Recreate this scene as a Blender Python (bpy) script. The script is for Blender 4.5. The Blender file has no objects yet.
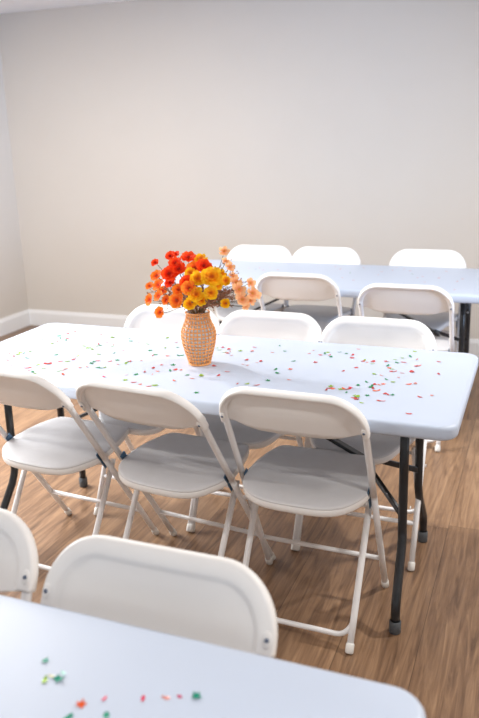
import bpy, math, random
from mathutils import Vector, Matrix
C = bpy.context.scene.collection
scn = bpy.context.scene
PI = math.pi

# ------------------------------------------------------------------ camera
cam_d = bpy.data.cameras.new('camera'); cam = bpy.data.objects.new('camera', cam_d); C.objects.link(cam)
_r = Vector((0.931033, 0.363860, -0.027989)); _f = Vector((-0.356305, 0.889757, -0.285270)); _u = Vector((-0.078895, 0.275569, 0.958038))
cam.matrix_world = Matrix(((_r.x, _u.x, -_f.x, 0.0), (_r.y, _u.y, -_f.y, 0.0), (_r.z, _u.z, -_f.z, 1.5097), (0, 0, 0, 1)))
cam_d.sensor_fit = 'VERTICAL'; cam_d.sensor_height = 36.0; cam_d.lens = 756.138 / 718 * 36.0
cam_d.dof.use_dof = True; cam_d.dof.focus_distance = 2.3; cam_d.dof.aperture_fstop = 3.2
scn.camera = cam

# ------------------------------------------------------------------ world, lights, exposure
w = bpy.data.worlds.new('daylight'); scn.world = w; w.use_nodes = True
bg = w.node_tree.nodes['Background']; bg.inputs[0].default_value = (0.93, 0.96, 1.0, 1); bg.inputs[1].default_value = 0.72
def area(name, loc, rot, sx, sy, power, color, spread=PI):
    l = bpy.data.lights.new(name, 'AREA'); l.shape = 'RECTANGLE'; l.size = sx; l.size_y = sy; l.energy = power; l.color = color; l.spread = spread
    o = bpy.data.objects.new(name, l); o.location = loc; o.rotation_euler = rot; C.objects.link(o); return o
area('window_daylight', (-3.86, 2.6, 1.55), Vector((1.5, -.1, -1.35)).to_track_quat('-Z', 'Y').to_euler(), 1.7, 0.7, 62, (0.97, 0.98, 1.0), 1.9)
area('added_cool_fill', (2.6, 2.9, 1.3), Vector((-5.6, 2.28, .75)).to_track_quat('-Z', 'Y').to_euler(), 2.2, 1.3, 26, (0.45, 0.66, 1.0), 1.0)  # added fill lamp, no window here: cools the upper left of the back wall
LAMPS = [(-2.75, 3.0), (-2.75, 0.6), (0.9, 3.0), (0.9, 0.6)]
LAMP_W = [60, 24, 48, 22]
scn.view_settings.view_transform = 'Standard'; scn.view_settings.look = 'None'
scn.view_settings.exposure = 0.07; scn.view_settings.gamma = 1.0
scn.view_settings.use_curve_mapping = False

# ------------------------------------------------------------------ helpers
def tag(o, label=None, cat=None, group=None, kind=None):
    if label: o['label'] = label
    if cat: o['category'] = cat
    if group: o['group'] = group
    if kind: o['kind'] = kind
    return o
def empty(name, loc=(0, 0, 0), rz=0.0):
    o = bpy.data.objects.new(name, None); o.empty_display_size = 0.05
    o.location = loc; o.rotation_euler = (0, 0, rz); C.objects.link(o); return o
def copy_tree(o, parent=None):
    c = o.copy(); C.objects.link(c)
    if parent: c.parent = parent
    for ch in list(o.children): copy_tree(ch, c)
    return c

class MB:
    def __init__(s): s.v = []; s.f = []; s.m = []
    def add(s, vs, fs, mi=0):
        b = len(s.v); s.v += [tuple(x) for x in vs]; s.f += [tuple(b + i for i in f) for f in fs]; s.m += [mi] * len(fs)
    def loft(s, rings, closed=True, cap0=False, cap1=False, mi=0):
        n = len(rings[0]); vs = [p for r in rings for p in r]; fs = []
        for k in range(len(rings) - 1):
            for i in range(n if closed else n - 1):
                j = (i + 1) % n
                fs.append((k*n + i, k*n + j, (k+1)*n + j, (k+1)*n + i))
        if cap0: fs.append(tuple(reversed(range(n))))
        if cap1: fs.append(tuple((len(rings)-1)*n + i for i in range(n)))
        s.add(vs, fs, mi)
    def tube(s, path, r, seg=10, caps=True, mi=0):
        P = [Vector(p) for p in path]; rr = r if isinstance(r, (list, tuple)) else [r] * len(P)
        t0 = (P[1] - P[0]).normalized(); n = t0.orthogonal().normalized(); rings = []
        for i, p in enumerate(P):
            t = ((P[min(i+1, len(P)-1)] - p).normalized() + (p - P[max(i-1, 0)]).normalized()).normalized() if 0 < i < len(P)-1 else (P[1]-P[0] if i == 0 else P[-1]-P[-2]).normalized()
            n = (n - t * n.dot(t)).normalized(); b = t.cross(n)
            rings.append([p + (n * math.cos(a) + b * math.sin(a)) * rr[i] for a in [2*PI*k/seg for k in range(seg)]])
        s.loft(rings, True, caps, caps, mi)
    def lathe(s, prof, seg=32, c=(0, 0, 0), cap0=False, cap1=False):
        s.loft([[(c[0] + r*math.cos(2*PI*k/seg), c[1] + r*math.sin(2*PI*k/seg), c[2] + z) for k in range(seg)] for r, z in prof], True, cap0, cap1)
    def box(s, a, b):
        x0, y0, z0 = a; x1, y1, z1 = b
        s.add([(x0,y0,z0),(x1,y0,z0),(x1,y1,z0),(x0,y1,z0),(x0,y0,z1),(x1,y0,z1),(x1,y1,z1),(x0,y1,z1)],
              [(0,3,2,1),(4,5,6,7),(0,1,5,4),(1,2,6,5),(2,3,7,6),(3,0,4,7)])
    def bar(s, a, b, w, h):                      # rectangular bar between two points
        a = Vector(a); b = Vector(b); t = (b - a).normalized(); x = t.cross(Vector((0, 0, 1)))
        x = x.normalized() if x.length > 1e-4 else Vector((1, 0, 0)); y = x.cross(t)
        o = [(-w/2, -h/2), (w/2, -h/2), (w/2, h/2), (-w/2, h/2)]
        s.loft([[p + x*u + y*v for u, v in o] for p in (a, b)], True, True, True)
    def mesh(s, name, mats, smooth=True, bevel=0):
        me = bpy.data.meshes.new(name); me.from_pydata(s.v, [], s.f)
        for m in (mats if isinstance(mats, (list, tuple)) else [mats]): me.materials.append(m)
        for p, mi in zip(me.polygons, s.m): p.use_smooth = smooth; p.material_index = mi
        me.validate(); me.update()
        return me
    def build(s, name, mats, parent=None, smooth=True, bevel=0.0):
        o = bpy.data.objects.new(name, s.mesh(name, mats, smooth)); C.objects.link(o)
        if parent: o.parent = parent
        if bevel:
            b = o.modifiers.new('bevel', 'BEVEL'); b.width = bevel; b.segments = 2; b.limit_method = 'ANGLE'
        return o
def arc(cx, cz, r, a0, a1, n):                    # points in a plane, used for bends
    return [(cx + r*math.cos(a0 + (a1-a0)*k/n), cz + r*math.sin(a0 + (a1-a0)*k/n)) for k in range(n + 1)]
def sm(a, b, x): t = min(1, max(0, (x-a)/(b-a))); return t*t*(3-2*t)

# ------------------------------------------------------------------ materials
def mat(name, color, rough=0.5, metal=0.0, noise=None, bump=None, spec=0.5, **kw):
    m = bpy.data.materials.new(name); m.use_nodes = True; nt = m.node_tree; b = nt.nodes['Principled BSDF']
    b.inputs['Base Color'].default_value = (*color, 1); b.inputs['Roughness'].default_value = rough; b.inputs['Metallic'].default_value = metal
    b.inputs['Specular IOR Level'].default_value = spec
    for k, v in kw.items(): b.inputs[k.replace('_', ' ')].default_value = v
    tc = nt.nodes.new('ShaderNodeTexCoord')
    if noise:                                      # (scale, amount)
        n = nt.nodes.new('ShaderNodeTexNoise'); n.inputs['Scale'].default_value = noise[0]; n.inputs['Detail'].default_value = 4
        nt.links.new(tc.outputs['Object'], n.inputs['Vector'])
        mx = nt.nodes.new('ShaderNodeMix'); mx.data_type = 'RGBA'
        mx.inputs[6].default_value = (*[c*(1-noise[1]) for c in color], 1); mx.inputs[7].default_value = (*[min(1, c*(1+noise[1])) for c in color], 1)
        nt.links.new(n.outputs[0], mx.inputs[0]); nt.links.new(mx.outputs[2], b.inputs['Base Color'])
    if bump:                                       # (scale, strength, distance)
        n = nt.nodes.new('ShaderNodeTexNoise'); n.inputs['Scale'].default_value = bump[0]; n.inputs['Detail'].default_value = 3
        nt.links.new(tc.outputs['Object'], n.inputs['Vector'])
        bp = nt.nodes.new('ShaderNodeBump'); bp.inputs['Strength'].default_value = bump[1]; bp.inputs['Distance'].default_value = bump[2]
        nt.links.new(n.outputs[0], bp.inputs['Height']); nt.links.new(bp.outputs[0], b.inputs['Normal'])
    return m
M_wall = mat('wall_paint', (0.68, 0.64, 0.59), 0.85, noise=(3, 0.02), bump=(120, 0.15, 0.001))
M_ceil = mat('ceiling_paint', (0.88, 0.90, 0.93), 0.9, bump=(90, 0.1, 0.001))
M_trim = mat('trim_paint', (0.86, 0.87, 0.88), 0.45, noise=(8, 0.01))
M_table = mat('table_plastic', (0.53, 0.60, 0.72), 0.42, noise=(6, 0.015), bump=(420, 0.12, 0.0006))
M_chair = mat('chair_plastic', (0.91, 0.895, 0.875), 0.42, noise=(9, 0.015))
M_seat = mat('seat_grey_plastic', (0.71, 0.70, 0.705), 0.55, noise=(40, 0.04), bump=(500, 0.25, 0.0006))
M_tube = mat('white_enamel', (0.86, 0.85, 0.85), 0.3, noise=(14, 0.02))
M_cap = mat('clear_foot_cap', (0.80, 0.78, 0.74), 0.25, noise=(30, 0.04))
M_bolt = mat('bolt_steel', (0.16, 0.20, 0.28), 0.35, 0.8, noise=(60, 0.05))
M_hinge = mat('hinge_steel', (0.08, 0.16, 0.26), 0.4, 0.5, noise=(60, 0.08))
M_black = mat('black_powder_coat', (0.018, 0.020, 0.023), 0.28, noise=(20, 0.15))
M_rubber = mat('grey_rubber', (0.09, 0.10, 0.11), 0.6, noise=(40, 0.1))
M_cane = mat('cane_weave', (0.88, 0.37, 0.12), 0.55, noise=(60, 0.22))
M_glass = mat('vase_glass', (0.95, 0.94, 0.93), 0.25, noise=(20, 0.01), Transmission_Weight=0.12, IOR=1.3)
M_pane = mat('window_glass', (0.97, 0.98, 0.99), 0.02, noise=(20, 0.01), Transmission_Weight=1.0, IOR=1.05)
M_stem = mat('stem_green', (0.13, 0.11, 0.035), 0.6, noise=(30, 0.2))
M_twig = mat('dried_twig', (0.34, 0.15, 0.08), 0.7, noise=(50, 0.3))
def petal_mat(name, c, c2):
    m = mat(name, c, 0.55, noise=(34, 0.10)); b = m.node_tree.nodes['Principled BSDF']
    mx = [n for n in m.node_tree.nodes if n.bl_idname == 'ShaderNodeMix'][0]; mx.inputs[6].default_value = (*c, 1); mx.inputs[7].default_value = (*c2, 1)
    nz = [n for n in m.node_tree.nodes if n.bl_idname == 'ShaderNodeTexNoise'][0]; nz.inputs['Scale'].default_value = 3.0
    b.inputs['Specular IOR Level'].default_value = 0.25
    nt = m.node_tree; tr = nt.nodes.new('ShaderNodeBsdfTranslucent'); ms = nt.nodes.new('ShaderNodeMixShader'); ms.inputs[0].default_value = 0.40   # thin petals let light through
    ln = nt.nodes.new('ShaderNodeVectorMath'); ln.operation = 'LENGTH'; tcn = [n for n in nt.nodes if n.bl_idname == 'ShaderNodeTexCoord'][0]; nt.links.new(tcn.outputs['Object'], ln.inputs[0])
    mr = nt.nodes.new('ShaderNodeMapRange'); mr.inputs[1].default_value = 0.15; mr.inputs[2].default_value = 0.75; nt.links.new(ln.outputs['Value'], mr.inputs[0])
    m2 = nt.nodes.new('ShaderNodeMix'); m2.data_type = 'RGBA'; m2.inputs[6].default_value = (c[0]*.88, c[1]*(.62 if c[2] > .1 else .42), c[2]*.6, 1)   # petals are deeper coloured towards the heart
    nt.links.new(mr.outputs[0], m2.inputs[0]); nt.links.new(mx.outputs[2], m2.inputs[7]); nt.links.new(m2.outputs[2], b.inputs['Base Color']); mx = m2
    nt.links.new(mx.outputs[2], tr.inputs[0]); nt.links.new(b.outputs[0], ms.inputs[1]); nt.links.new(tr.outputs[0], ms.inputs[2])
    nt.links.new(ms.outputs[0], nt.nodes['Material Output'].inputs['Surface'])
    return m
M_petal = {'r': petal_mat('petal_red', (1.0, 0.05, 0.010), (1.0, 0.16, 0.02)), 'o': petal_mat('petal_orange', (1.0, 0.20, 0.014), (1.0, 0.42, 0.05)),
           'y': petal_mat('petal_yellow', (1.0, 0.50, 0.006), (1.0, 0.72, 0.03)), 'a': petal_mat('petal_peach', (1.0, 0.50, 0.20), (1.0, 0.66, 0.38))}
M_core = {'r': mat('core_dark', (0.16, 0.02, 0.01), 0.7, noise=(80, 0.3)), 'o': mat('core_rust', (0.55, 0.07, 0.01), 0.7, noise=(80, 0.3)),
          'y': mat('core_amber', (0.70, 0.17, 0.01), 0.7, noise=(80, 0.3)), 'a': mat('core_gold', (0.75, 0.35, 0.05), 0.7, noise=(80, 0.3))}
def foil(name, c): return mat(name, c, 0.33, 0.1, noise=(200, 0.2))
M_foil = {'g': foil('foil_green', (0.0, 0.25, 0.07)), 't': foil('foil_teal', (0.0, 0.28, 0.17)), 'l': foil('foil_lime', (0.27, 0.46, 0.01)),
          'r': foil('foil_red', (0.60, 0.03, 0.02)), 's': foil('foil_salmon', (0.66, 0.22, 0.17)), 'o': foil('foil_orange', (0.80, 0.11, 0.015)),
          'p': foil('foil_pink', (0.78, 0.02, 0.09)), 'm': foil('foil_magenta', (0.55, 0.005, 0.10)), 'c': foil('foil_cream', (0.75, 0.72, 0.45)), 'w': foil('foil_mint', (0.45, 0.80, 0.70))}

def wood_floor():
    m = bpy.data.materials.new('wood_planks'); m.use_nodes = True; nt = m.node_tree; N = nt.nodes; L = nt.links; b = N['Principled BSDF']
    tc = N.new('ShaderNodeTexCoord'); sp = N.new('ShaderNodeSeparateXYZ'); L.new(tc.outputs['Object'], sp.inputs[0])
    def ma(op, a, c=None):
        n = N.new('ShaderNodeMath'); n.operation = op
        for i, q in enumerate((a, c)):
            if q is None: continue
            if isinstance(q, (int, float)): n.inputs[i].default_value = q
            else: L.new(q, n.inputs[i])
        return n.outputs[0]
    PW, PL = 0.23, 1.22
    u = ma('DIVIDE', ma('ADD', sp.outputs[0], 0.243 + 36*PW), PW); iu = ma('FLOOR', u); fu = ma('FRACT', u)
    wn = N.new('ShaderNodeTexWhiteNoise'); wn.noise_dimensions = '1D'; L.new(iu, wn.inputs['W'])
    v = ma('ADD', ma('DIVIDE', ma('ADD', sp.outputs[1], 10.0), PL), wn.outputs['Value']); iv = ma('FLOOR', v); fv = ma('FRACT', v)
    wn2 = N.new('ShaderNodeTexWhiteNoise'); wn2.noise_dimensions = '2D'; cb = N.new('ShaderNodeCombineXYZ'); L.new(iu, cb.inputs[0]); L.new(iv, cb.inputs[1]); L.new(cb.outputs[0], wn2.inputs['Vector'])
    # grain: stretched noise, shifted per board
    cg = N.new('ShaderNodeCombineXYZ'); L.new(ma('MULTIPLY', sp.outputs[0], 26.0), cg.inputs[0]); L.new(ma('MULTIPLY', sp.outputs[1], 1.9), cg.inputs[1]); L.new(ma('MULTIPLY', wn2.outputs['Value'], 37.0), cg.inputs[2])
    g = N.new('ShaderNodeTexNoise'); g.inputs['Scale'].default_value = 1.5; g.inputs['Detail'].default_value = 8; g.inputs['Roughness'].default_value = 0.62; g.inputs['Distortion'].default_value = 1.2; L.new(cg.outputs[0], g.inputs['Vector'])
    cf = N.new('ShaderNodeCombineXYZ'); L.new(ma('MULTIPLY', sp.outputs[0], 160.0), cf.inputs[0]); L.new(ma('MULTIPLY', sp.outputs[1], 7.0), cf.inputs[1]); L.new(wn2.outputs['Value'], cf.inputs[2])
    g2 = N.new('ShaderNodeTexNoise'); g2.inputs['Scale'].default_value = 1.0; g2.inputs['Detail'].default_value = 4; L.new(cf.outputs[0], g2.inputs['Vector'])
    val = ma('ADD', ma('MULTIPLY', g.outputs[0], 0.85), ma('ADD', ma('MULTIPLY', g2.outputs[0], 0.22), ma('MULTIPLY', wn2.outputs['Value'], 0.16)))
    cr = N.new('ShaderNodeValToRGB'); L.new(val, cr.inputs[0]); e = cr.color_ramp.elements
    e[0].position = 0.38; e[0].color = (0.080, 0.042, 0.023, 1); e[1].position = 0.86; e[1].color = (0.40, 0.25, 0.145, 1)
    x = e.new(0.56); x.color = (0.20, 0.114, 0.064, 1); x = e.new(0.70); x.color = (0.285, 0.170, 0.096, 1)
    seam = ma('MAXIMUM', ma('MAXIMUM', ma('LESS_THAN', fu, 0.006), ma('GREATER_THAN', fu, 0.997)), ma('LESS_THAN', fv, 0.0016))
    mx = N.new('ShaderNodeMix'); mx.data_type = 'RGBA'; L.new(ma('MULTIPLY', seam, 0.75), mx.inputs[0]); L.new(cr.outputs[0], mx.inputs[6]); mx.inputs[7].default_value = (0.05, 0.026, 0.015, 1)
    L.new(mx.outputs[2], b.inputs['Base Color']); b.inputs['Roughness'].default_value = 0.33; b.inputs['Specular IOR Level'].default_value = 0.5
    bp = N.new('ShaderNodeBump'); bp.inputs['Strength'].default_value = 0.25; bp.inputs['Distance'].default_value = 0.001
    L.new(ma('SUBTRACT', g2.outputs[0], seam), bp.inputs['Height']); L.new(bp.outputs[0], b.inputs['Normal'])
    return m
M_floor = wood_floor()

# ------------------------------------------------------------------ the room
X0, X1, Y0, Y1, H = -3.99, 2.7, -2.2, 5.18, 2.435
def slab(name, a, b, m): mb = MB(); mb.box(a, b); o = mb.build(name, m, smooth=False); o['kind'] = 'structure'; return o
slab('floor', (X0, Y0, -0.1), (X1, Y1, 0), M_floor)
slab('ceiling', (X0, Y0, H), (X1, Y1, H + 0.1), M_ceil)
slab('wall_back', (X0 - 0.12, Y1, -0.1), (X1 + 0.12, Y1 + 0.12, H + 0.1), M_wall)
slab('wall_right', (X1, Y0, -0.1), (X1 + 0.12, Y1, H + 0.1), M_wall)
# left wall with a window opening (outside the frame of the photograph)
WY0, WY1, WZ0, WZ1 = 1.7, 3.5, 0.9, 2.15
mb = MB()
for a, b in (((X0-.12, Y0, -.1), (X0, WY0, H+.1)), ((X0-.12, WY1, -.1), (X0, Y1, H+.1)), ((X0-.12, WY0, -.1), (X0, WY1, WZ0)), ((X0-.12, WY0, WZ1), (X0, WY1, H+.1))): mb.box(a, b)
mb.build('wall_left', M_wall, smooth=False)['kind'] = 'structure'
win = empty('window_1', (X0 - 0.08, (WY0+WY1)/2, WZ0)); win['kind'] = 'structure'
mb = MB(); hy = (WY1-WY0)/2; hz = WZ1-WZ0
for a, b in (((-.03, -hy, 0), (.05, -hy+.06, hz)), ((-.03, hy-.06, 0), (.05, hy, hz)), ((-.03, -hy+.06, 0), (.05, hy-.06, .06)), ((-.03, -hy+.06, hz-.06), (.05, hy-.06, hz)), ((-.02, -.02, .06), (.04, .02, hz-.06))): mb.box(a, b)
mb.build('window_frame', M_trim, win, smooth=False, bevel=0.004)
mb = MB(); mb.box((-.004, -hy+.06, .06), (.004, hy-.06, hz-.06))
mb.build('window_pane', M_pane, win, smooth=False)
def baseboard(name, path_a, path_b, inward):
    a = Vector(path_a); b = Vector(path_b); n = Vector(inward)
    prof = [(0, 0), (.016, 0), (.016, .105), (.012, .118), (.009, .122), (.007, .132), (0, .134)]
    mb = MB(); mb.loft([[p + n*u + Vector((0, 0, v)) for u, v in prof] for p in (a, b)], True, True, True)
    mb.build(name, M_trim, smooth=False)['kind'] = 'structure'
baseboard('baseboard_back', (X0, Y1, 0), (X1, Y1, 0), (0, -1, 0))
baseboard('baseboard_left', (X0, Y0, 0), (X0, Y1 - .016, 0), (1, 0, 0))
baseboard('baseboard_right', (X1, Y0, 0), (X1, Y1 - .016, 0), (-1, 0, 0))
# recessed ceiling lights
M_lens = bpy.data.materials.new('lamp_lens'); M_lens.use_nodes = True
_b = M_lens.node_tree.nodes['Principled BSDF']; _b.inputs['Base Color'].default_value = (.9, .9, .9, 1); _b.inputs['Emission Color'].default_value = (1, .97, .92, 1); _b.inputs['Emission Strength'].default_value = 4
lamp_where = ['over the far left of the room', 'over the near left of the room', 'over the far right of the room', 'over the near right of the room']
for i, (x, y) in enumerate(LAMPS):
    t = empty('ceiling_light', (x, y, H)); tag(t, 'round white recessed ceiling light ' + lamp_where[i], 'ceiling light', 'recessed ceiling lights')
    mb = MB(); mb.lathe([(.10, 0), (.11, -.004), (.108, -.012), (.09, -.014), (.088, -.004)], 32); mb.build('trim_ring', M_trim, t)
    mb = MB(); mb.lathe([(.0001, -.006), (.088, -.006)], 32); mb.build('diffuser', M_lens, t)
    l = bpy.data.lights.new('bulb', 'AREA'); l.shape = 'DISK'; l.size = 0.17; l.energy = LAMP_W[i]; l.color = (1, .975, .94)
    o = bpy.data.objects.new('bulb', l); o.location = (0, 0, -.02); o.parent = t; C.objects.link(o)

# ------------------------------------------------------------------ folding table
def rrect(hx, hy, r, z, n=8):
    pts = []
    for cx, cy, a in ((hx-r, hy-r, 0), (-hx+r, hy-r, PI/2), (-hx+r, -hy+r, PI), (hx-r, -hy+r, 1.5*PI)):
        for k in range(n + 1): pts.append((cx + r*math.cos(a + PI/2*k/n), cy + r*math.sin(a + PI/2*k/n), z))
    return pts
TL, TW, TH = 1.83, 0.762, 0.735
def make_table():
    t = empty('folding_table')
    hx, hy, R = TL/2, TW/2, 0.055
    prof = [(.30, 0), (.06, 0), (.014, 0), (.008, -.0012), (.0035, -.004), (.001, -.008), (0, -.014), (0, -.030), (.0015, -.037), (.006, -.0415), (.014, -.043), (.030, -.043), (.034, -.039), (.036, -.026), (.10, -.026), (.30, -.026)]
    mb = MB(); mb.loft([rrect(hx-i, hy-i, max(R-i, .008), TH+z) for i, z in prof], True, True, True)
    top = mb.build('tabletop', M_table, t)
    for sx in (-1, 1):
        lx = sx * (hx - .16)
        # legs: straight above, kinked outwards, straight again at the foot
        for sy in (-1, 1):
            path = [(lx-sx*.012, sy*.160, TH-.03), (lx-sx*.010, sy*.163, .5), (lx-sx*.008, sy*.165, .29), (lx-sx*.006, sy*.170, .265), (lx-sx*.005, sy*.185, .235), (lx-sx*.001, sy*.27, .13), (lx, sy*.287, .105), (lx, sy*.292, .08), (lx, sy*.292, .012)]
            mb = MB(); mb.tube(path, .0145, 14); leg = mb.build('leg', M_black, t)
            mb = MB(); mb.lathe([(.0001, 0), (.016, 0), (.0185, .003), (.0185, .040), (.016, .043)], 18, (lx, sy*.292, 0)); mb.build('foot_cap', M_rubber, leg)
            for z in (.37, .60):
                mb = MB(); mb.lathe([(.006, 0), (.0055, .002), (.0001, .003)], 12); b = mb.build('bolt', M_tube, leg); b.location = (lx + sx*.014, sy*.165, z); b.rotation_euler = (0, sx*PI/2, 0)
        mb = MB(); mb.tube([(lx, -.165, .62), (lx, .165, .62)], .010, 10); mb.build('leg_crossbar', M_black, t)
        mb = MB(); mb.tube([(lx, -.25, TH-.04), (lx, .25, TH-.04)], .0125, 10); mb.build('hinge_bar', M_black, t)
        # Y-shaped folding brace
        jx = lx - sx*.17
        for sy in (-1, 1):
            mb = MB(); mb.bar((lx - sx*.004, sy*.163, .35 if sy > 0 else .33), (jx, sy*.012, .445), .012, .020); mb.build('brace_arm', M_black, t, smooth=False, bevel=.002)
        mb = MB(); mb.bar((jx + sx*.03, 0, .43), (sx*.06, 0, TH-.03), .030, .012); mb.build('brace', M_black, t, smooth=False, bevel=.002)
    mb = MB(); mb.box((-.08, -.12, TH-.036), (.08, .12, TH-.026)); mb.build('brace_bracket', M_black, t, smooth=False, bevel=.002)
    return t

# ------------------------------------------------------------------ folding chair, facing +Y
TA, TB = 0.19, -0.5                                # long tube: y = TA + TB*z
nrm = Vector((0, 1, 0.5)).normalized()             # normal of the back plane (towards the sitter)
def pp(x, z, n=0.0): return Vector((x, TA + TB*z, z)) + nrm*n
def make_chair(wide=False):                        # wide: opened further, so the back reclines more
    global TA, TB, nrm
    TA, TB = (.250, -.66) if wide else (.19, -.5); nrm = Vector((0, 1, -TB)).normalized(); dz = -.004 if wide else 0
    t = empty('folding_chair')
    hw, ztop, R = .213, .806 + dz, .100
    arch = [(-hw, .44)] + [(-hw, z) for z in (.55, .64)] + [(x, z) for x, z in arc(-hw+R, ztop-R, R, PI, PI/2, 10)] + [(x, z) for x, z in arc(hw-R, ztop-R, R, PI/2, 0, 10)] + [(hw, z) for z in (.64, .55, .44)]
    mb = MB(); mb.tube([pp(x, z) for x, z in arch], .0105, 12); bf = mb.build('back_frame', M_tube, t)
    # moulded back panel
    hwo, zt, Ro, zb = .225, .818 + dz, .108, .692 + dz
    def outline(d):
        r = Ro - d; P = [(-hwo+d, zb + (zt-Ro-zb)*k/4) for k in range(4)]
        P += arc(-hwo+Ro, zt-Ro, r, PI, PI/2, 14) + [(x, zt-d) for x in [(-hwo+Ro) + 2*(hwo-Ro)*k/12 for k in range(1, 12)]] + arc(hwo-Ro, zt-Ro, r, PI/2, 0, 14)
        P += [(hwo-d, zb + (zt-Ro-zb)*k/4) for k in range(3, -1, -1)]
        return P
    def bot(x): return zb - .020*sm(0, 1, (1-abs(x)/hwo)*1.7)
    def bow(x, z): return -.017 * (1-(x/hwo)**2) * (1 - .35*sm(.68, .80, z))
    def surf(ds, ns):
        rings = []
        for d, n in zip(ds, ns):
            o = outline(d); rings.append([(x, z, n) for x, z in o])
        last = rings[-1]; m = len(last); n0 = ns[-1]; xa = last[0][0]; xb = last[-1][0]
        for k in range(1, 9):
            q = k/8; rings.append([(x*(1-q) + (xa + (xb-xa)*i/(m-1))*q, z*(1-q) + bot(xa + (xb-xa)*i/(m-1))*q, n0) for i, (x, z, _) in enumerate(last)])
        return rings
    def place(rings, side):
        out = []
        for r in rings:
            o = []
            for x, z, n in r:
                e = min(hwo-abs(x), zt-z); wgt = sm(.015, .085, e)
                o.append(pp(x, z, n + bow(x, z)*wgt))
            out.append(o)
        return out
    fr = place(surf([0, .002, .006, .026, .031, .035, .040], [.006, .0105, .013, .013, .0115, .008, .007]), 1)
    bk = place(surf([0, .002, .004, .0095, .0120, .0145, .019], [-.006, -.0125, -.0150, -.0150, -.012, .000, .0038]), -1)
    mb = MB(); mb.loft(list(reversed(fr)), False); mb.loft(bk, False)
    mb.loft([fr[0], bk[0]], False)                 # outer edge
    def low(rings): return [r[0] for r in rings] + rings[-1][1:-1] + [r[-1] for r in reversed(rings)]
    a, b = low(fr), low(bk); n = min(len(a), len(b)); mb.loft([b[:n], a[:n]], False)
    bp_ = mb.build('backrest', M_chair, t)
    s = bp_.modifiers.new('weld', 'WELD'); s.merge_threshold = .0004
    # bolts with moulded bosses
    for sx in (-1, 1):
        for sd in (1, -1):
            c = pp(sx*.213, .716 + dz, sd*(.0135 if sd > 0 else .0148))
            mb = MB(); ax = nrm*sd; u = Vector((1, 0, 0)); v = ax.cross(u)
            mb.loft([[c + (u*math.cos(q)*r*.8 + v*math.sin(q)*r*1.5) + ax*h for q in [2*PI*k/16 for k in range(16)]] for r, h in ((.010, -.002), (.0095, .001), (.008, .002))], True, False, True); mb.build('bolt_boss', M_chair, bp_)
            mb = MB(); mb.loft([[c + (u*math.cos(q) + v*math.sin(q))*r + ax*h for q in [2*PI*k/10 for k in range(10)]] for r, h in ((.0042, .001), (.004, .0035), (.0025, .0045))], True, False, True); mb.build('bolt', M_bolt, bp_)
    # seat shell and grey pad
    def seat_ring(k, z, zf=0.0, push=0.0):
        o = []
        for i in range(56):
            a = 2*PI*i/56; ca, sa = math.cos(a), math.sin(a); e = 2/3.3 if sa > 0 else 2/3.1
            x = math.copysign(abs(ca)**e, ca); y = math.copysign(abs(sa)**e, sa)
            wx = .206 - .036*sm(-.45, 1, y)
            X = x*wx; Y = .040 + y*.222
            L = math.hypot(X, Y-.04); kk = max(0, 1 - k/L)
            X *= kk; Y = .04 + (Y-.04)*kk
            zz = z + .012*sm(-.10, .1, Y) - .030*sm(.17, .265, Y) - .012*(1-sm(-.19, -.10, Y)) - zf*(1-min(1, (X/.17)**2))
            o.append((X, Y, zz))
        return o
    S = .465 - (.010 if wide else 0)
    prof = [(.034, -.006), (.014, -.002), (.008, -.001), (.003, -.004), (.0, -.009), (0, -.022), (.003, -.027), (.008, -.028), (.012, -.024), (.014, -.012), (.06, -.012), (.15, -.012)]
    mb = MB(); mb.loft([seat_ring(k, S+z) for k, z in prof], True, True, True); st = mb.build('seat', M_chair, t)
    pad = [(.040, -.008, 0), (.008, -.005, 0), (.002, -.005, 0), (.0006, -.0030, 0), (.003, .0006, 0), (.010, .0024, 0), (.035, .0026, .001), (.06, .0022, .002), (.09, .0016, .004), (.13, .0012, .005), (.17, .0010, .005)]
    mb = MB(); mb.loft([seat_ring(k, S+z, zf) for k, z, zf in pad], True, True, True); mb.build('seat_pad', M_seat, st)
    # front legs (continuing the back frame)
    for sx in (-1, 1):
        mb = MB(); mb.tube([pp(sx*hw, .45), pp(sx*hw, .3), pp(sx*hw, .15), pp(sx*hw, .012)], .0105, 12); lg = mb.build('leg', M_tube, t)
        d = (pp(0, .05)-pp(0, 0)).normalized(); b0 = Vector((sx*hw, TA, .0))
        mb = MB(); mb.tube([b0+d*.002, b0+d*.006, b0+d*.030, b0+d*.033], [.010, .0132, .0132, .011], 14); mb.build('foot_cap', M_cap, lg)
        mb = MB(); mb.bar(pp(sx*.200, .475, .0), pp(sx*.200, .405, .0), .004, .026); mb.build('hinge', M_hinge, st, smooth=False, bevel=.001)
    mb = MB(); mb.tube([pp(-hw, .15), pp(hw, .15)], .008, 10); mb.build('crossbar', M_tube, t)
    # rear legs: y = -.195 + .58 z
    rx = .186
    def rp(x, z): return Vector((x, -.203 + .60*z, z))
    for sx in (-1, 1):
        mb = MB(); mb.tube([rp(sx*rx, .012), rp(sx*rx, .1), rp(sx*rx, .25), rp(sx*rx, .405)], .0105, 12); lg = mb.build('leg', M_tube, t)
        d = (rp(0, .05)-rp(0, 0)).normalized(); b0 = rp(sx*rx, 0)
        mb = MB(); mb.tube([b0+d*.002, b0+d*.006, b0+d*.030, b0+d*.033], [.010, .0132, .0132, .011], 14); mb.build('foot_cap', M_cap, lg)
    bend = [(-rx, .15), (-rx, .11)] + arc(-rx+.05, .09, .05, PI, 1.5*PI, 6) + arc(rx-.05, .09, .05, 1.5*PI, 2*PI, 6) + [(rx, .11), (rx, .15)]
    mb = MB(); mb.tube([rp(x, z) + Vector((0, .006, 0)) for x, z in bend], .0085, 10); mb.build('rear_crossbar', M_tube, t)
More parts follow.
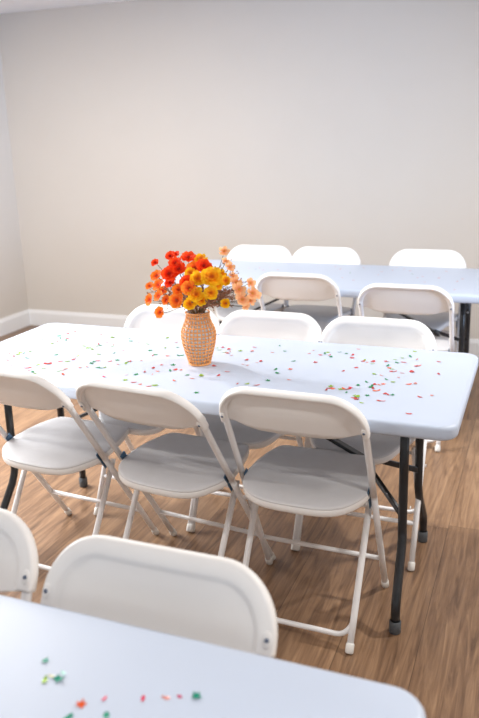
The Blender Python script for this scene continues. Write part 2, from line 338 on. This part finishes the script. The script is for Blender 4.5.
    mb = MB(); mb.tube([rp(-rx, .385), rp(rx, .385)], .007, 10); mb.build('seat_rod', M_tube, t)
    return t

tables = [(-1.079, 2.343, 0, 'long white plastic folding table in the middle with confetti and the flower vase'),
          (-1.007, .555, 0, 'white plastic folding table nearest the camera, cut off by the bottom of the picture'),
          (-1.079, 4.105, 0, 'white plastic folding table farthest back near the wall')]
t0 = make_table()
for i, (x, y, rz, lab) in enumerate(tables):
    o = t0 if i == 0 else copy_tree(t0)
    o.location = (x, y, 0); o.rotation_euler = (0, 0, rz); tag(o, lab, 'table', 'white folding tables in rows')
chairs = [
 (-0.616, 2.106, -0.02, 'white folding chair at the right end of the middle table, back to the camera', 'chairs on the near side of the middle table'),
 (-1.062, 2.105, -.10, 'white folding chair seen from behind, middle of three before the middle table', 'chairs on the near side of the middle table'),
 (-1.550, 2.125, -.07, 'leftmost white folding chair on the near side of the middle table', 'chairs on the near side of the middle table'),
 (-0.545, 2.60, 3.1416, 'white folding chair facing the camera behind the right part of the middle table', 'chairs on the far side of the middle table'),
 (-0.98, 2.60, 3.1416, 'white folding chair facing the camera just right of the vase behind the middle table', 'chairs on the far side of the middle table'),
 (-1.415, 2.60, 3.1416, 'white folding chair facing the camera behind the middle table, left of the vase', 'chairs on the far side of the middle table'),
 (-0.572, .825, 3.1416, 'large foreground white folding chair facing the camera at the nearest table', 'chairs at the nearest table'),
 (-1.062, .85, 3.1416, 'white folding chair cut by the left edge of the picture at the nearest table', 'chairs at the nearest table'),
 (-0.565, 3.70, 0, 'white folding chair seen from behind at the far table, the one on the right', 'chairs on the near side of the far table'),
 (-1.145, 3.866, 0, 'white folding chair seen from behind at the far table, just right of the flowers', 'chairs on the near side of the far table'),
 (-0.605, 4.37, 3.1416, 'white chair behind the far table, rightmost of the three against the wall', 'chairs on the far side of the far table'),
 (-1.225, 4.36, 3.1416, 'white chair behind the far table, middle of the three against the wall', 'chairs on the far side of the far table'),
 (-1.66, 4.36, 3.1416, 'white chair behind the far table, leftmost of three, partly behind peach flowers', 'chairs on the far side of the far table')]
c0 = make_chair(); c1 = make_chair(wide=True)
for i, (x, y, rz, lab, grp) in enumerate(chairs):
    o = c0 if i == 0 else c1 if i == 1 else copy_tree(c1 if i == 2 else c0)
    o.location = (x, y, 0); o.rotation_euler = (0, 0, rz); tag(o, lab, 'chair', grp)

# ------------------------------------------------------------------ cane wrapped vase
VX, VY = -1.083, 2.326
vase = tag(empty('woven_vase', (VX, VY, TH)), 'glass vase wrapped in orange cane weave standing on the middle table', 'vase')
VP = [(0, .036), (.012, .039), (.03, .0445), (.055, .0515), (.08, .0575), (.10, .0600), (.115, .0595), (.13, .056), (.143, .050), (.155, .0445), (.168, .0405), (.18, .0395), (.188, .0405)]
def vr(z):
    for (a, ra), (b, rb) in zip(VP, VP[1:]):
        if a <= z <= b: return ra + (rb-ra)*(z-a)/(b-a)
    return VP[-1][1]
mb = MB(); mb.lathe([(.0001, .004), (.03, .004)] + [(r-.004, z) for z, r in VP[1:]] + [(VP[-1][1]-.006, .188)] + [(r-.0062, z) for z, r in reversed(VP[2:-1])] + [(.03, .012), (.0001, .012)], 48)
mb.build('glass_body', M_glass, vase)
mb = MB()
for k in range(26):                                # vertical canes, weaving in and out
    a = 2*PI*k/26; pts = []
    for j in range(0, 48):
        z = .003 + .182*j/47; r = vr(z) + .0009*math.sin(PI*j/1.74 + PI*(k % 2)); pts.append((r*math.cos(a), r*math.sin(a), z))
    mb.tube(pts, .0023, 5)
mb.build('upright_canes', M_cane, vase)
mb = MB(); nz = 14
for q in range(nz):                                # woven rings
    z = .006 + .172*q/(nz-1)
    for dz in (0,):
        pts = []
        for k in range(91):
            a = 2*PI*k/90; r = vr(z+dz) + .0010*math.cos(13*a + PI*q); pts.append((r*math.cos(a), r*math.sin(a), z+dz))
        mb.tube(pts, .0025, 5, caps=False)
mb.build('woven_rings', M_cane, vase)
mb = MB(); mb.tube([((vr(.188)+.0005)*math.cos(2*PI*k/48), (vr(.188)+.0005)*math.sin(2*PI*k/48), .186 + .001*math.sin(k)) for k in range(49)], .0030, 8, caps=False); mb.build('rim_binding', M_cane, vase)
mb = MB(); mb.tube([((.0375)*math.cos(2*PI*k/48), (.0375)*math.sin(2*PI*k/48), .0032) for k in range(49)], .0030, 8, caps=False); mb.build('foot_binding', M_cane, vase)

# ------------------------------------------------------------------ flowers
rnd = random.Random(7)
def petals_mesh(kind, seed):
    q = random.Random(seed); mb = MB()
    spec = {'y': [(7, 1.0, .20, .95), (6, .74, .42, .9), (5, .46, .55, .9)], 'r': [(6, 1.0, .30, 1.0), (5, .72, .55, 1.0), (4, .42, .6, 1)],
            'o': [(6, 1.0, .28, .95), (5, .62, .5, .9)], 'a': [(5, 1.0, .34, .80), (4, .5, .5, .8)]}[kind]
    for wi, (n, R, cup, wd) in enumerate(spec):
        for k in range(n):
            a0 = 2*PI*k/n + wi*.5 + q.uniform(-.12, .12); cp = cup*q.uniform(.75, 1.25); Rk = R*q.uniform(.9, 1.06); nu, nv = 6, 6; vs = []
            for i in range(nu + 1):
                t = i/nu; wv = wd*2*PI/n*1.22*(.72 + .28*math.sin(t*PI*.8))
                for j in range(nv + 1):
                    s = -1 + 2*j/nv; rr = Rk*(.08 + .92*t)*(1 - .10*s*s*t); a = a0 + s*wv*.5
                    z = cp*(t**1.6)*R + .05*wi + .09*R*math.sin(5*s + k*1.7)*t*t - .06*R*s*s*t + .012*(k % 2)
                    vs.append((rr*math.cos(a), rr*math.sin(a), z))
            fs = [(i*(nv+1)+j, (i+1)*(nv+1)+j, (i+1)*(nv+1)+j+1, i*(nv+1)+j+1) for i in range(nu) for j in range(nv)]
            mb.add(vs, fs)
    return mb.mesh('petals', M_petal[kind])
PM = {k: [petals_mesh(k, 10*i + ord(k)) for i in range(3)] for k in 'royа'.replace('а', 'a')}
def core_mesh(kind):
    mb = MB(); mb.lathe([(.0001, .10), (.10, .09), (.17, .05), (.19, .0), (.12, -.04), (.0001, -.05)], 14)
    for k in range(18):
        a = k*2.4; r = .05 + .13*(k/18)**.5; mb.tube([(r*math.cos(a), r*math.sin(a), .04), (r*1.25*math.cos(a), r*1.25*math.sin(a), .19)], [.012, .022], 5)
    return mb.mesh('flower_centre', M_core[kind])
CM = {k: core_mesh(k) for k in 'roya'}
def part(name, me, parent): o = bpy.data.objects.new(name, me); C.objects.link(o); o.parent = parent; return o
WORDS = {'r': ('red', 'red flowers'), 'o': ('orange', 'orange flowers'), 'y': ('yellow', 'yellow flowers'), 'a': ('pale peach', 'peach flowers')}
CAMD = Vector((.38, -.86, .30)).normalized()
def stem_path(x, y, z, d, seed):
    q = random.Random(seed); a = math.atan2(y, x) + q.uniform(-.5, .5)
    m = Vector((.026*math.cos(a)*q.uniform(.3, 1), .026*math.sin(a)*q.uniform(.3, 1), .185)); b = Vector((-m.x*.7, -m.y*.7, .022)); e = Vector((x, y, z)) - d*.012
    c1 = m + Vector((m.x*.7, m.y*.7, .05)); c2 = e - d*min(.05, .4*(e-m).length)
    P = [b, b.lerp(m, .5)]
    for k in range(9):
        t = k/8; P.append(m*(1-t)**3 + c1*3*t*(1-t)**2 + c2*3*t*t*(1-t) + e*t**3)
    return P
MID = [(-1.88,2.54,'l'),(-1.839,2.456,'l'),(-1.817,2.482,'g'),(-1.804,2.518,'g'),(-1.777,2.489,'g'),(-1.791,2.564,'r'),(-1.762,2.534,'l'),(-1.777,2.598,'s'),(-1.76,2.594,'s'),(-1.747,2.493,'r'),(-1.737,2.468,'g'),(-1.761,2.41,'l'),(-1.755,2.439,'s'),(-1.646,2.587,'o'),(-1.584,2.546,'l'),(-1.573,2.557,'l'),(-1.557,2.482,'s'),(-1.557,2.436,'g'),(-1.576,2.454,'r'),(-1.568,2.426,'l'),(-1.51,2.461,'s'),(-1.586,2.391,'l'),(-1.616,2.412,'l'),(-1.559,2.38,'l'),(-1.45,2.358,'g'),(-1.778,2.29,'l'),(-1.787,2.262,'g'),(-1.799,2.241,'l'),(-1.798,2.217,'r'),(-1.805,2.264,'l'),(-1.836,2.241,'s'),(-1.787,2.166,'s'),(-1.778,2.129,'s'),(-1.73,2.117,'s'),(-1.73,2.209,'g'),(-1.652,2.276,'g'),(-1.562,2.284,'l'),(-1.552,2.24,'r'),(-1.586,2.207,'r'),(-1.561,2.214,'l'),(-1.556,2.259,'s'),(-1.462,2.236,'g'),(-1.455,2.251,'r'),(-1.46,2.217,'g'),(-1.409,2.258,'r'),(-1.39,2.279,'g'),(-1.361,2.233,'s'),(-1.619,2.168,'r'),(-1.64,2.146,'l'),(-1.646,2.11,'r'),(-1.656,2.101,'r'),(-1.606,2.069,'g'),(-1.629,2.084,'r'),(-1.588,2.059,'l'),(-1.594,2.118,'l'),(-1.607,2.172,'r'),(-1.521,2.103,'l'),(-1.513,2.117,'s'),(-1.484,2.075,'o'),(-1.513,2.133,'s'),(-1.452,2.175,'s'),(-1.471,2.16,'s'),(-1.499,2.559,'g'),(-1.472,2.527,'g'),(-1.505,2.437,'l'),(-1.578,2.395,'l'),(-1.436,2.398,'s'),(-1.498,2.328,'l'),(-1.342,2.265,'g'),(-1.34,2.279,'r'),(-1.339,2.25,'l'),(-1.411,2.179,'g'),(-1.398,2.177,'g'),(-1.387,2.186,'l'),(-1.333,2.092,'p'),(-1.271,2.04,'r'),(-1.256,2.039,'g'),(-1.245,2.081,'l'),(-1.269,2.131,'s'),(-1.24,2.145,'g'),(-1.205,2.068,'r'),(-1.175,2.055,'s'),(-1.139,2.045,'r'),(-1.124,2.06,'l'),(-1.386,2.505,'l'),(-1.334,2.427,'g'),(-1.293,2.369,'r'),(-1.287,2.381,'g'),(-1.432,2.518,'s'),(-1.302,2.299,'s'),(-1.226,2.181,'r'),(-1.218,2.229,'r'),(-1.186,2.199,'o'),(-1.206,2.27,'r'),(-1.187,2.163,'s'),(-1.354,2.611,'l'),(-1.289,2.558,'r'),(-1.251,2.494,'g'),(-1.294,2.474,'l'),(-1.236,2.378,'s'),(-1.201,2.395,'g'),(-1.167,2.281,'g'),(-1.147,2.219,'g'),(-1.134,2.232,'r'),(-1.085,2.123,'o'),(-1.103,2.528,'l'),(-1.083,2.505,'l'),(-1.085,2.541,'r'),(-1.053,2.482,'l'),(-1.037,2.473,'r'),(-1.037,2.497,'s'),(-1.053,2.524,'r'),(-1.012,2.449,'s'),(-1.003,2.514,'l'),(-0.967,2.574,'r'),(-0.959,2.523,'s'),(-0.883,2.619,'g'),(-0.842,2.556,'g'),(-0.881,2.527,'s'),(-0.939,2.411,'r'),(-0.931,2.359,'s'),(-0.913,2.351,'s'),(-0.892,2.392,'s'),(-0.884,2.41,'r'),(-0.774,2.442,'g'),(-0.755,2.349,'o'),(-0.803,2.332,'g'),(-0.784,2.296,'g'),(-0.723,2.238,'o'),(-0.788,2.211,'g'),(-0.951,2.262,'r'),(-1.021,2.311,'r'),(-0.965,2.214,'r'),(-1.069,2.19,'g'),(-1.037,2.16,'s'),(-1.02,2.198,'l'),(-1.19,2.398,'g'),(-1.114,2.235,'s'),(-0.872,2.151,'r'),(-0.842,2.16,'l'),(-0.806,2.157,'r'),(-0.963,2.033,'g'),(-0.748,2.549,'s'),(-0.703,2.543,'r'),(-0.692,2.565,'g'),(-0.686,2.583,'l'),(-0.672,2.551,'r'),(-0.661,2.531,'g'),(-0.646,2.598,'g'),(-0.618,2.586,'g'),(-0.592,2.574,'r'),(-0.585,2.538,'r'),(-0.589,2.655,'s'),(-0.695,2.45,'r'),(-0.744,2.591,'s'),(-0.54,2.509,'r'),(-0.537,2.525,'l'),(-0.523,2.5,'s'),(-0.502,2.488,'l'),(-0.506,2.516,'r'),(-0.579,2.378,'r'),(-0.545,2.429,'r'),(-0.437,2.558,'l'),(-0.424,2.525,'g'),(-0.402,2.534,'r'),(-0.416,2.586,'l'),(-0.392,2.612,'g'),(-0.387,2.679,'l'),(-0.365,2.582,'s'),(-0.355,2.502,'r'),(-0.346,2.511,'o'),(-0.289,2.574,'r'),(-0.271,2.434,'r'),(-0.462,2.528,'r'),(-0.448,2.482,'g'),(-0.438,2.457,'o'),(-0.427,2.446,'l'),(-0.424,2.42,'r'),(-0.413,2.423,'r'),(-0.359,2.435,'r'),(-0.386,2.411,'s'),(-0.389,2.361,'s'),(-0.446,2.367,'s'),(-0.472,2.376,'l'),(-0.424,2.331,'g'),(-0.399,2.311,'l'),(-0.479,2.287,'g'),(-0.498,2.248,'g'),(-0.577,2.194,'r'),(-0.577,2.212,'l'),(-0.582,2.175,'r'),(-0.566,2.192,'o'),(-0.532,2.201,'o'),(-0.54,2.193,'l'),(-0.518,2.203,'r'),(-0.515,2.219,'p'),(-0.517,2.168,'g'),(-0.457,2.239,'g'),(-0.455,2.254,'g'),(-0.45,2.271,'r'),(-0.434,2.27,'o'),(-0.424,2.282,'o'),(-0.447,2.233,'r'),(-0.436,2.21,'o'),(-0.427,2.216,'o'),(-0.45,2.16,'g'),(-0.488,2.149,'l'),(-0.477,2.141,'l'),(-0.485,2.127,'r'),(-0.474,2.12,'r'),(-0.452,2.091,'l'),(-0.402,2.191,'r'),(-0.391,2.186,'r'),(-0.378,2.187,'g'),(-0.348,2.302,'o'),(-0.329,2.316,'s'),(-0.297,2.192,'r'),(-0.264,2.216,'s'),(-0.394,2.125,'p'),(-0.406,2.124,'r'),(-0.305,2.04,'r')]
FAR = [(-0.766,4.316,'s'),(-0.711,4.37,'s'),(-0.638,4.221,'g'),(-0.667,4.321,'r'),(-0.594,4.115,'r'),(-0.542,4.002,'s'),(-0.574,4.158,'r'),(-0.374,3.838,'r'),(-0.36,4.131,'s'),(-0.469,4.339,'s'),(-0.535,4.325,'g'),(-0.821,4.157,'s'),(-0.82,4.262,'s'),(-0.943,4.364,'r'),(-0.384,4.053,'s'),(-0.485,4.14,'r'),(-0.763,4.42,'s'),(-1.56,4.188,'g'),(-1.553,4.234,'s'),(-1.607,4.204,'s'),(-1.502,4.157,'r'),(-1.487,4.248,'s'),(-1.068,4.293,'r'),(-0.983,4.186,'g'),(-1.423,4.2,'s'),(-1.118,4.371,'s'),(-0.987,4.026,'s'),(-0.911,3.968,'r')]
NEAR = [(-0.661, 0.804, 't'), (-0.617, 0.776, 't'), (-0.636, 0.768, 'l'), (-0.631, 0.777, 'c'), (-0.618, 0.789, 'w'), (-0.556, 0.742, 'o'), (-0.531, 0.764, 'p'), (-0.511, 0.736, 't'), (-0.56, 0.714, 't'), (-0.478, 0.782, 'p'), (-0.448, 0.795, 's'), (-0.43, 0.804, 'm'), (-0.407, 0.812, 't')]
BLOOMS = [(-0.152, 0.0, 1.088, 'r', 0.027), (-0.103, 0.02, 1.109, 'r', 0.03), (-0.09, 0.04, 1.112, 'r', 0.024), (-0.069, -0.01, 1.09, 'r', 0.041), (-0.03, 0.01, 1.106, 'r', 0.044), (-0.085, -0.03, 1.055, 'r', 0.051), (-0.052, -0.02, 1.071, 'r', 0.041), (-0.083, -0.03, 1.025, 'r', 0.037), (-0.004, -0.07, 1.038, 'r', 0.041), (0.035, -0.01, 1.084, 'r', 0.041), (-0.145, -0.01, 1.044, 'o', 0.034), (-0.144, 0.0, 1.009, 'o', 0.037), (-0.192, 0.02, 1.0, 'o', 0.03), (-0.188, 0.01, 0.953, 'o', 0.037), (-0.131, -0.03, 0.977, 'o', 0.034), (-0.146, 0.03, 0.981, 'o', 0.034), (-0.118, -0.05, 0.925, 'o', 0.03), (-0.107, -0.02, 0.962, 'o', 0.03), (-0.038, -0.06, 1.009, 'o', 0.041), (0.015, -0.09, 1.023, 'o', 0.041), (-0.041, -0.07, 0.975, 'o', 0.044), (-0.003, 0.0, 1.073, 'o', 0.044), (0.08, -0.05, 1.055, 'y', 0.061), (0.034, -0.06, 1.05, 'y', 0.051), (0.04, -0.09, 1.003, 'y', 0.054), (0.089, -0.08, 1.009, 'y', 0.044), (-0.001, -0.04, 1.065, 'y', 0.037), (0.007, 0.03, 1.101, 'y', 0.041), (0.042, 0.0, 1.077, 'y', 0.044), (0.015, -0.09, 0.97, 'y', 0.037), (0.054, -0.08, 0.983, 'y', 0.034), (0.121, -0.04, 0.967, 'y', 0.034), (0.113, -0.01, 1.038, 'y', 0.037), (0.082, 0.02, 1.051, 'y', 0.037), (0.096, -0.04, 1.027, 'y', 0.034), (0.099, 0.02, 1.131, 'a', 0.03), (0.118, 0.02, 1.079, 'a', 0.034), (0.111, 0.0, 1.102, 'a', 0.024), (0.124, 0.03, 1.045, 'a', 0.034), (0.164, -0.02, 1.012, 'a', 0.037), (0.19, 0.02, 1.027, 'a', 0.034), (0.204, 0.0, 0.997, 'a', 0.037), (0.178, -0.03, 0.981, 'a', 0.037), (0.19, 0.01, 0.97, 'a', 0.034), (0.186, -0.02, 0.958, 'a', 0.03), (0.146, 0.0, 1.031, 'a', 0.034), (0.207, 0.03, 0.986, 'a', 0.027)]
SPRIGS = [(-0.114, 0.0, 0.982), (0.087, -0.03, 0.983), (0.067, -0.07, 0.968), (0.118, 0.0, 1.006), (0.155, 0.02, 1.011), (-0.014, -0.07, 0.954), (0.162, 0.04, 1.02), (-0.017, 0.0, 1.014), (0.11, -0.02, 0.987), (-0.105, 0.03, 0.994), (0.039, -0.08, 0.963), (0.146, -0.03, 1.001), (0.076, 0.03, 1.076), (-0.094, 0.05, 0.967), (0.129, 0.01, 0.971), (0.034, 0.04, 0.95), (-0.139, 0.0, 0.949), (-0.187, 0.03, 0.983), (-0.12, 0.04, 1.031), (0.019, 0.03, 1.008), (-0.04, -0.05, 0.955), (0.085, 0.03, 1.006), (0.189, 0.02, 0.977), (0.13, 0.03, 1.063), (-0.003, -0.07, 0.971), (0.094, -0.06, 0.964)]
FLOWER_LABELS = [
 'small red flower standing alone at the upper left of the bouquet',
 'small red flower at the top left of the bouquet, beside its tiny twin',
 'tiny red flower, topmost of the red cluster',
 'red flower just below the two topmost small red ones',
 'wide red flower at the top centre of the bouquet, left of the yellow top',
 'largest red flower, above the small orange ones on the left',
 'red flower between the largest red one and the top centre of the bouquet',
 'red flower just under the largest red one',
 'red flower with a dark centre in the middle of the bouquet',
 'red flower right of the top centre, among the yellow ones',
 'orange flower at the left edge just below the lone red one',
 'orange flower at the left, second one down from the lone red one',
 'small orange flower sticking out at the far left, upper of two',
 'orange flower at the far left edge, lower of two',
 'orange flower just right of the lower far left one',
 'small orange flower at the left, half behind its orange neighbours',
 'small orange flower drooping lowest at the left edge of the bouquet',
 'orange flower low on the left, closest to the brown sprigs',
 'orange flower left of the middle, beneath the red cluster',
 'orange flower in the very middle, just below the dark centred red one',
 'large orange flower low left of the middle, above the vase rim',
 'orange flower tucked high in the middle behind yellow ones',
 'biggest bright yellow flower, right of the middle of the bouquet',
 'large yellow flower directly left of the biggest yellow one',
 'large yellow flower low in the middle, right above the vase',
 'large yellow flower directly below the biggest yellow one',
 'yellow flower in the centre beside the red cluster',
 'topmost yellow flower of the bouquet',
 'yellow flower just above the biggest yellow one',
 'yellow flower hanging over the left of the vase rim',
 'small yellow flower at the vase rim, right of the hanging one',
 'lone yellow flower low on the right, under the brown sprigs',
 'yellow flower farthest right, next to the peach ones',
 'yellow flower behind the right side of the biggest yellow one',
 'small yellow flower at the lower right of the biggest yellow one',
 'pale peach flower standing highest at the upper right of the bouquet',
 'pale peach flower at the upper right, third from the top of the peach ones',
 'tiny peach flower just below the highest peach one',
 'peach flower at the right, directly above the brown sprigs',
 'peach flower in the middle of the right side, left of the end cluster',
 'peach flower at the right end, uppermost of the end cluster',
 'pale peach flower at the outer right end of the bouquet',
 'peach flower in the middle of the right end cluster',
 'peach flower half behind the outermost ones at the right end',
 'lowest peach flower of the bouquet, at the right end',
 'peach flower nearest to the rightmost yellow one',
 'small peach flower farthest right of all',
]
lastb = {}
for i, (x, dy, z, k, dia) in enumerate(BLOOMS):
    zl = z - TH; d = (Vector((x, dy, zl - .20)).normalized() + CAMD*1.25 + Vector((rnd.uniform(-.3, .3), rnd.uniform(-.3, .3), rnd.uniform(-.2, .3)))).normalized()
    t = empty('flower', (VX, VY, TH)); col, grp = WORDS[k]
    lab = FLOWER_LABELS[i]
    tag(t, lab, 'flower', grp)
    q = d.to_track_quat('Z', 'Y').to_euler(); R = dia*{'y': .60, 'a': .62, 'o': .66, 'r': .68}[k]*rnd.uniform(.85, 1.1)
    p = part('petals', PM[k][i % 3], t); p.location = (x, dy, zl); p.rotation_euler = q; p.scale = (R, R, R)
    c = part('flower_centre', CM[k], t); c.location = (x, dy, zl); c.rotation_euler = q; c.scale = (R, R, R)
    mb = MB(); mb.tube(stem_path(x, dy, zl, d, i), .0011, 5); mb.build('stem', M_stem, t)
for i, (x, dy, z) in enumerate(SPRIGS):
    zl = z - TH; q = random.Random(100 + i); d = Vector((x, dy, zl - .17)).normalized(); P = stem_path(x, dy, zl, d, 50 + i)
    t = empty('dried_sprig', (VX, VY, TH))
    side = 'left' if x < -.05 else ('middle' if x < .07 else 'right')
    tag(t, {'left': 'twiggy brown dried sprig among the orange flowers on the left', 'middle': 'twiggy brown dried sprig low in the middle of the bouquet', 'right': 'twiggy brown dried sprig between the yellow and peach flowers'}[side], 'dried sprig', 'brown dried sprigs, ' + side)
    mb = MB(); mb.tube(P, .0011, 5); tips = []
    e = Vector((x, dy, zl))
    for k in range(13):
        b = P[-1-(k % 4)].lerp(P[-2-(k % 4)], q.random()); v = (d*.6 + Vector((q.uniform(-1, 1), q.uniform(-1, 1), q.uniform(-.8, 1)))).normalized()*q.uniform(.018, .042)
        m1 = b + v*.5 + Vector((0, 0, .004)); mb.tube([b, m1, b+v], [.0008, .0006, .0004], 4); tips.append((b+v, v)); tips.append((m1, v))
        v2 = (v + Vector((q.uniform(-1, 1), q.uniform(-1, 1), q.uniform(-1, 1)))*.02)*.5; mb.tube([m1, m1+v2], [.0006, .0004], 4); tips.append((m1+v2, v2))
    mb.build('twigs', M_twig, t)
    mb = MB()
    for pnt, v in tips:
        r = q.uniform(.0022, .0042); n = v.normalized(); u = n.orthogonal().normalized(); w_ = n.cross(u)
        mb.add([pnt - n*r, pnt + u*r*.8, pnt + w_*r*.8, pnt - u*r*.8, pnt - w_*r*.8, pnt + n*r*1.3], [(0,2,1),(0,3,2),(0,4,3),(0,1,4),(5,1,2),(5,2,3),(5,3,4),(5,4,1)])
    mb.build('seed_heads', M_twig, t)

# ------------------------------------------------------------------ confetti
def flake(shape, mt, size, name='confetti_flake'):
    n = {'leaf': 16, 'star': 20, 'dot': 14}[shape]; vs = [(0, 0, .0006)]; 
    for ring in (.55, 1.0):
        for k in range(n):
            a = 2*PI*k/n
            if shape == 'leaf': x, y = math.cos(a), .42*math.sin(a)*(1 - .3*math.cos(a))
            elif shape == 'star': r = 1.0 if k % 4 == 0 else (.52 if k % 4 == 2 else .72); x, y = r*math.cos(a), r*math.sin(a)
            else: x, y = math.cos(a), .75*math.sin(a)
            x *= ring; y *= ring; vs.append((x*size, y*size, .0006 + size*.22*(x*x*.9 - .25*y + .15*x*y)))
    fs = [(0, 1+k, 1+(k+1) % n) for k in range(n)] + [(1+k, 1+n+k, 1+n+(k+1) % n, 1+(k+1) % n) for k in range(n)]
    mb = MB(); mb.add(vs, fs); zmin = min(v[2] for v in mb.v); mb.v = [(x, y, z - zmin) for x, y, z in mb.v]
    me = mb.mesh(name, mt); return me
FM = {}
CN = {'g': 'green', 't': 'teal', 'l': 'lime green', 'r': 'red', 's': 'salmon pink', 'o': 'orange', 'p': 'pink', 'm': 'magenta', 'c': 'cream', 'w': 'pale mint'}
def confetti(x, y, c, size, shape, lab, grp, z=TH):
    key = (c, size, shape)
    if key not in FM: FM[key] = flake(shape, M_foil[c], size)
    o = bpy.data.objects.new('confetti_flake', FM[key]); C.objects.link(o); o.location = (x, y, z + .0003); o.rotation_euler = (0, 0, rnd.uniform(0, 6.28))
    s = rnd.uniform(.75, 1.15); o.scale = (s, s, s); tag(o, lab, 'confetti', grp); return o
for i, (x, y, c) in enumerate(MID):
    where = 'left of the vase' if x < -1.15 else ('just right of the vase' if x < -.75 else 'on the right part')
    lab = 'small %s foil confetti flake %s of the middle table' % (CN[c], where) if 'part' in where else 'small %s foil confetti flake %s on the middle table' % (CN[c], where)
    confetti(x, y, c, .0098 if c in 'glro' else .008, ('leaf', 'star', 'leaf', 'dot')[i % 4], lab, '%s confetti %s, middle table' % (CN[c], where))
for i, (x, y, c) in enumerate(FAR):
    confetti(x, y, c, .0085, ('leaf', 'star')[i % 2], 'tiny blurred %s confetti flake on the far table' % CN[c], '%s confetti on the far table' % CN[c])
NL = ['curled teal foil flake alone at the upper left of the nearest confetti', 'large crumpled teal foil flake beside the lime one on the nearest table', 'lime green foil flake pointing left on the nearest table',
      'cream foil flake between the lime and teal ones on the nearest table', 'pale mint foil flake just above the crumpled teal one', 'orange foil flake with pale fold on the nearest table', 'pink foil flake just right of the orange one on the nearest table',
      'round teal foil flake at the bottom of the picture, right of the orange one', 'teal foil flake half cut by the bottom edge of the picture', 'slim pink foil flake alone in the middle of the nearest confetti row',
      'curved salmon foil flake between pink and magenta ones on the nearest table', 'small round magenta foil flake on the nearest table', 'star shaped teal foil flake farthest right on the nearest table']
NS = [('star', .0068), ('star', .0095), ('leaf', .0085), ('leaf', .0055), ('leaf', .0055), ('star', .0088), ('leaf', .0056), ('dot', .0062), ('leaf', .009), ('leaf', .0062), ('leaf', .0070), ('dot', .0042), ('star', .0086)]
for (x, y, c), lab, (shp, sz) in zip(NEAR, NL, NS):
    o = confetti(x, y, c, sz, shp, lab, 'foil confetti on the nearest table'); o.scale = (1, 1, 1)
    if shp == 'star': o.scale = (1, 1, 2.2)
    if c in 'cw': o.location.z += .0015
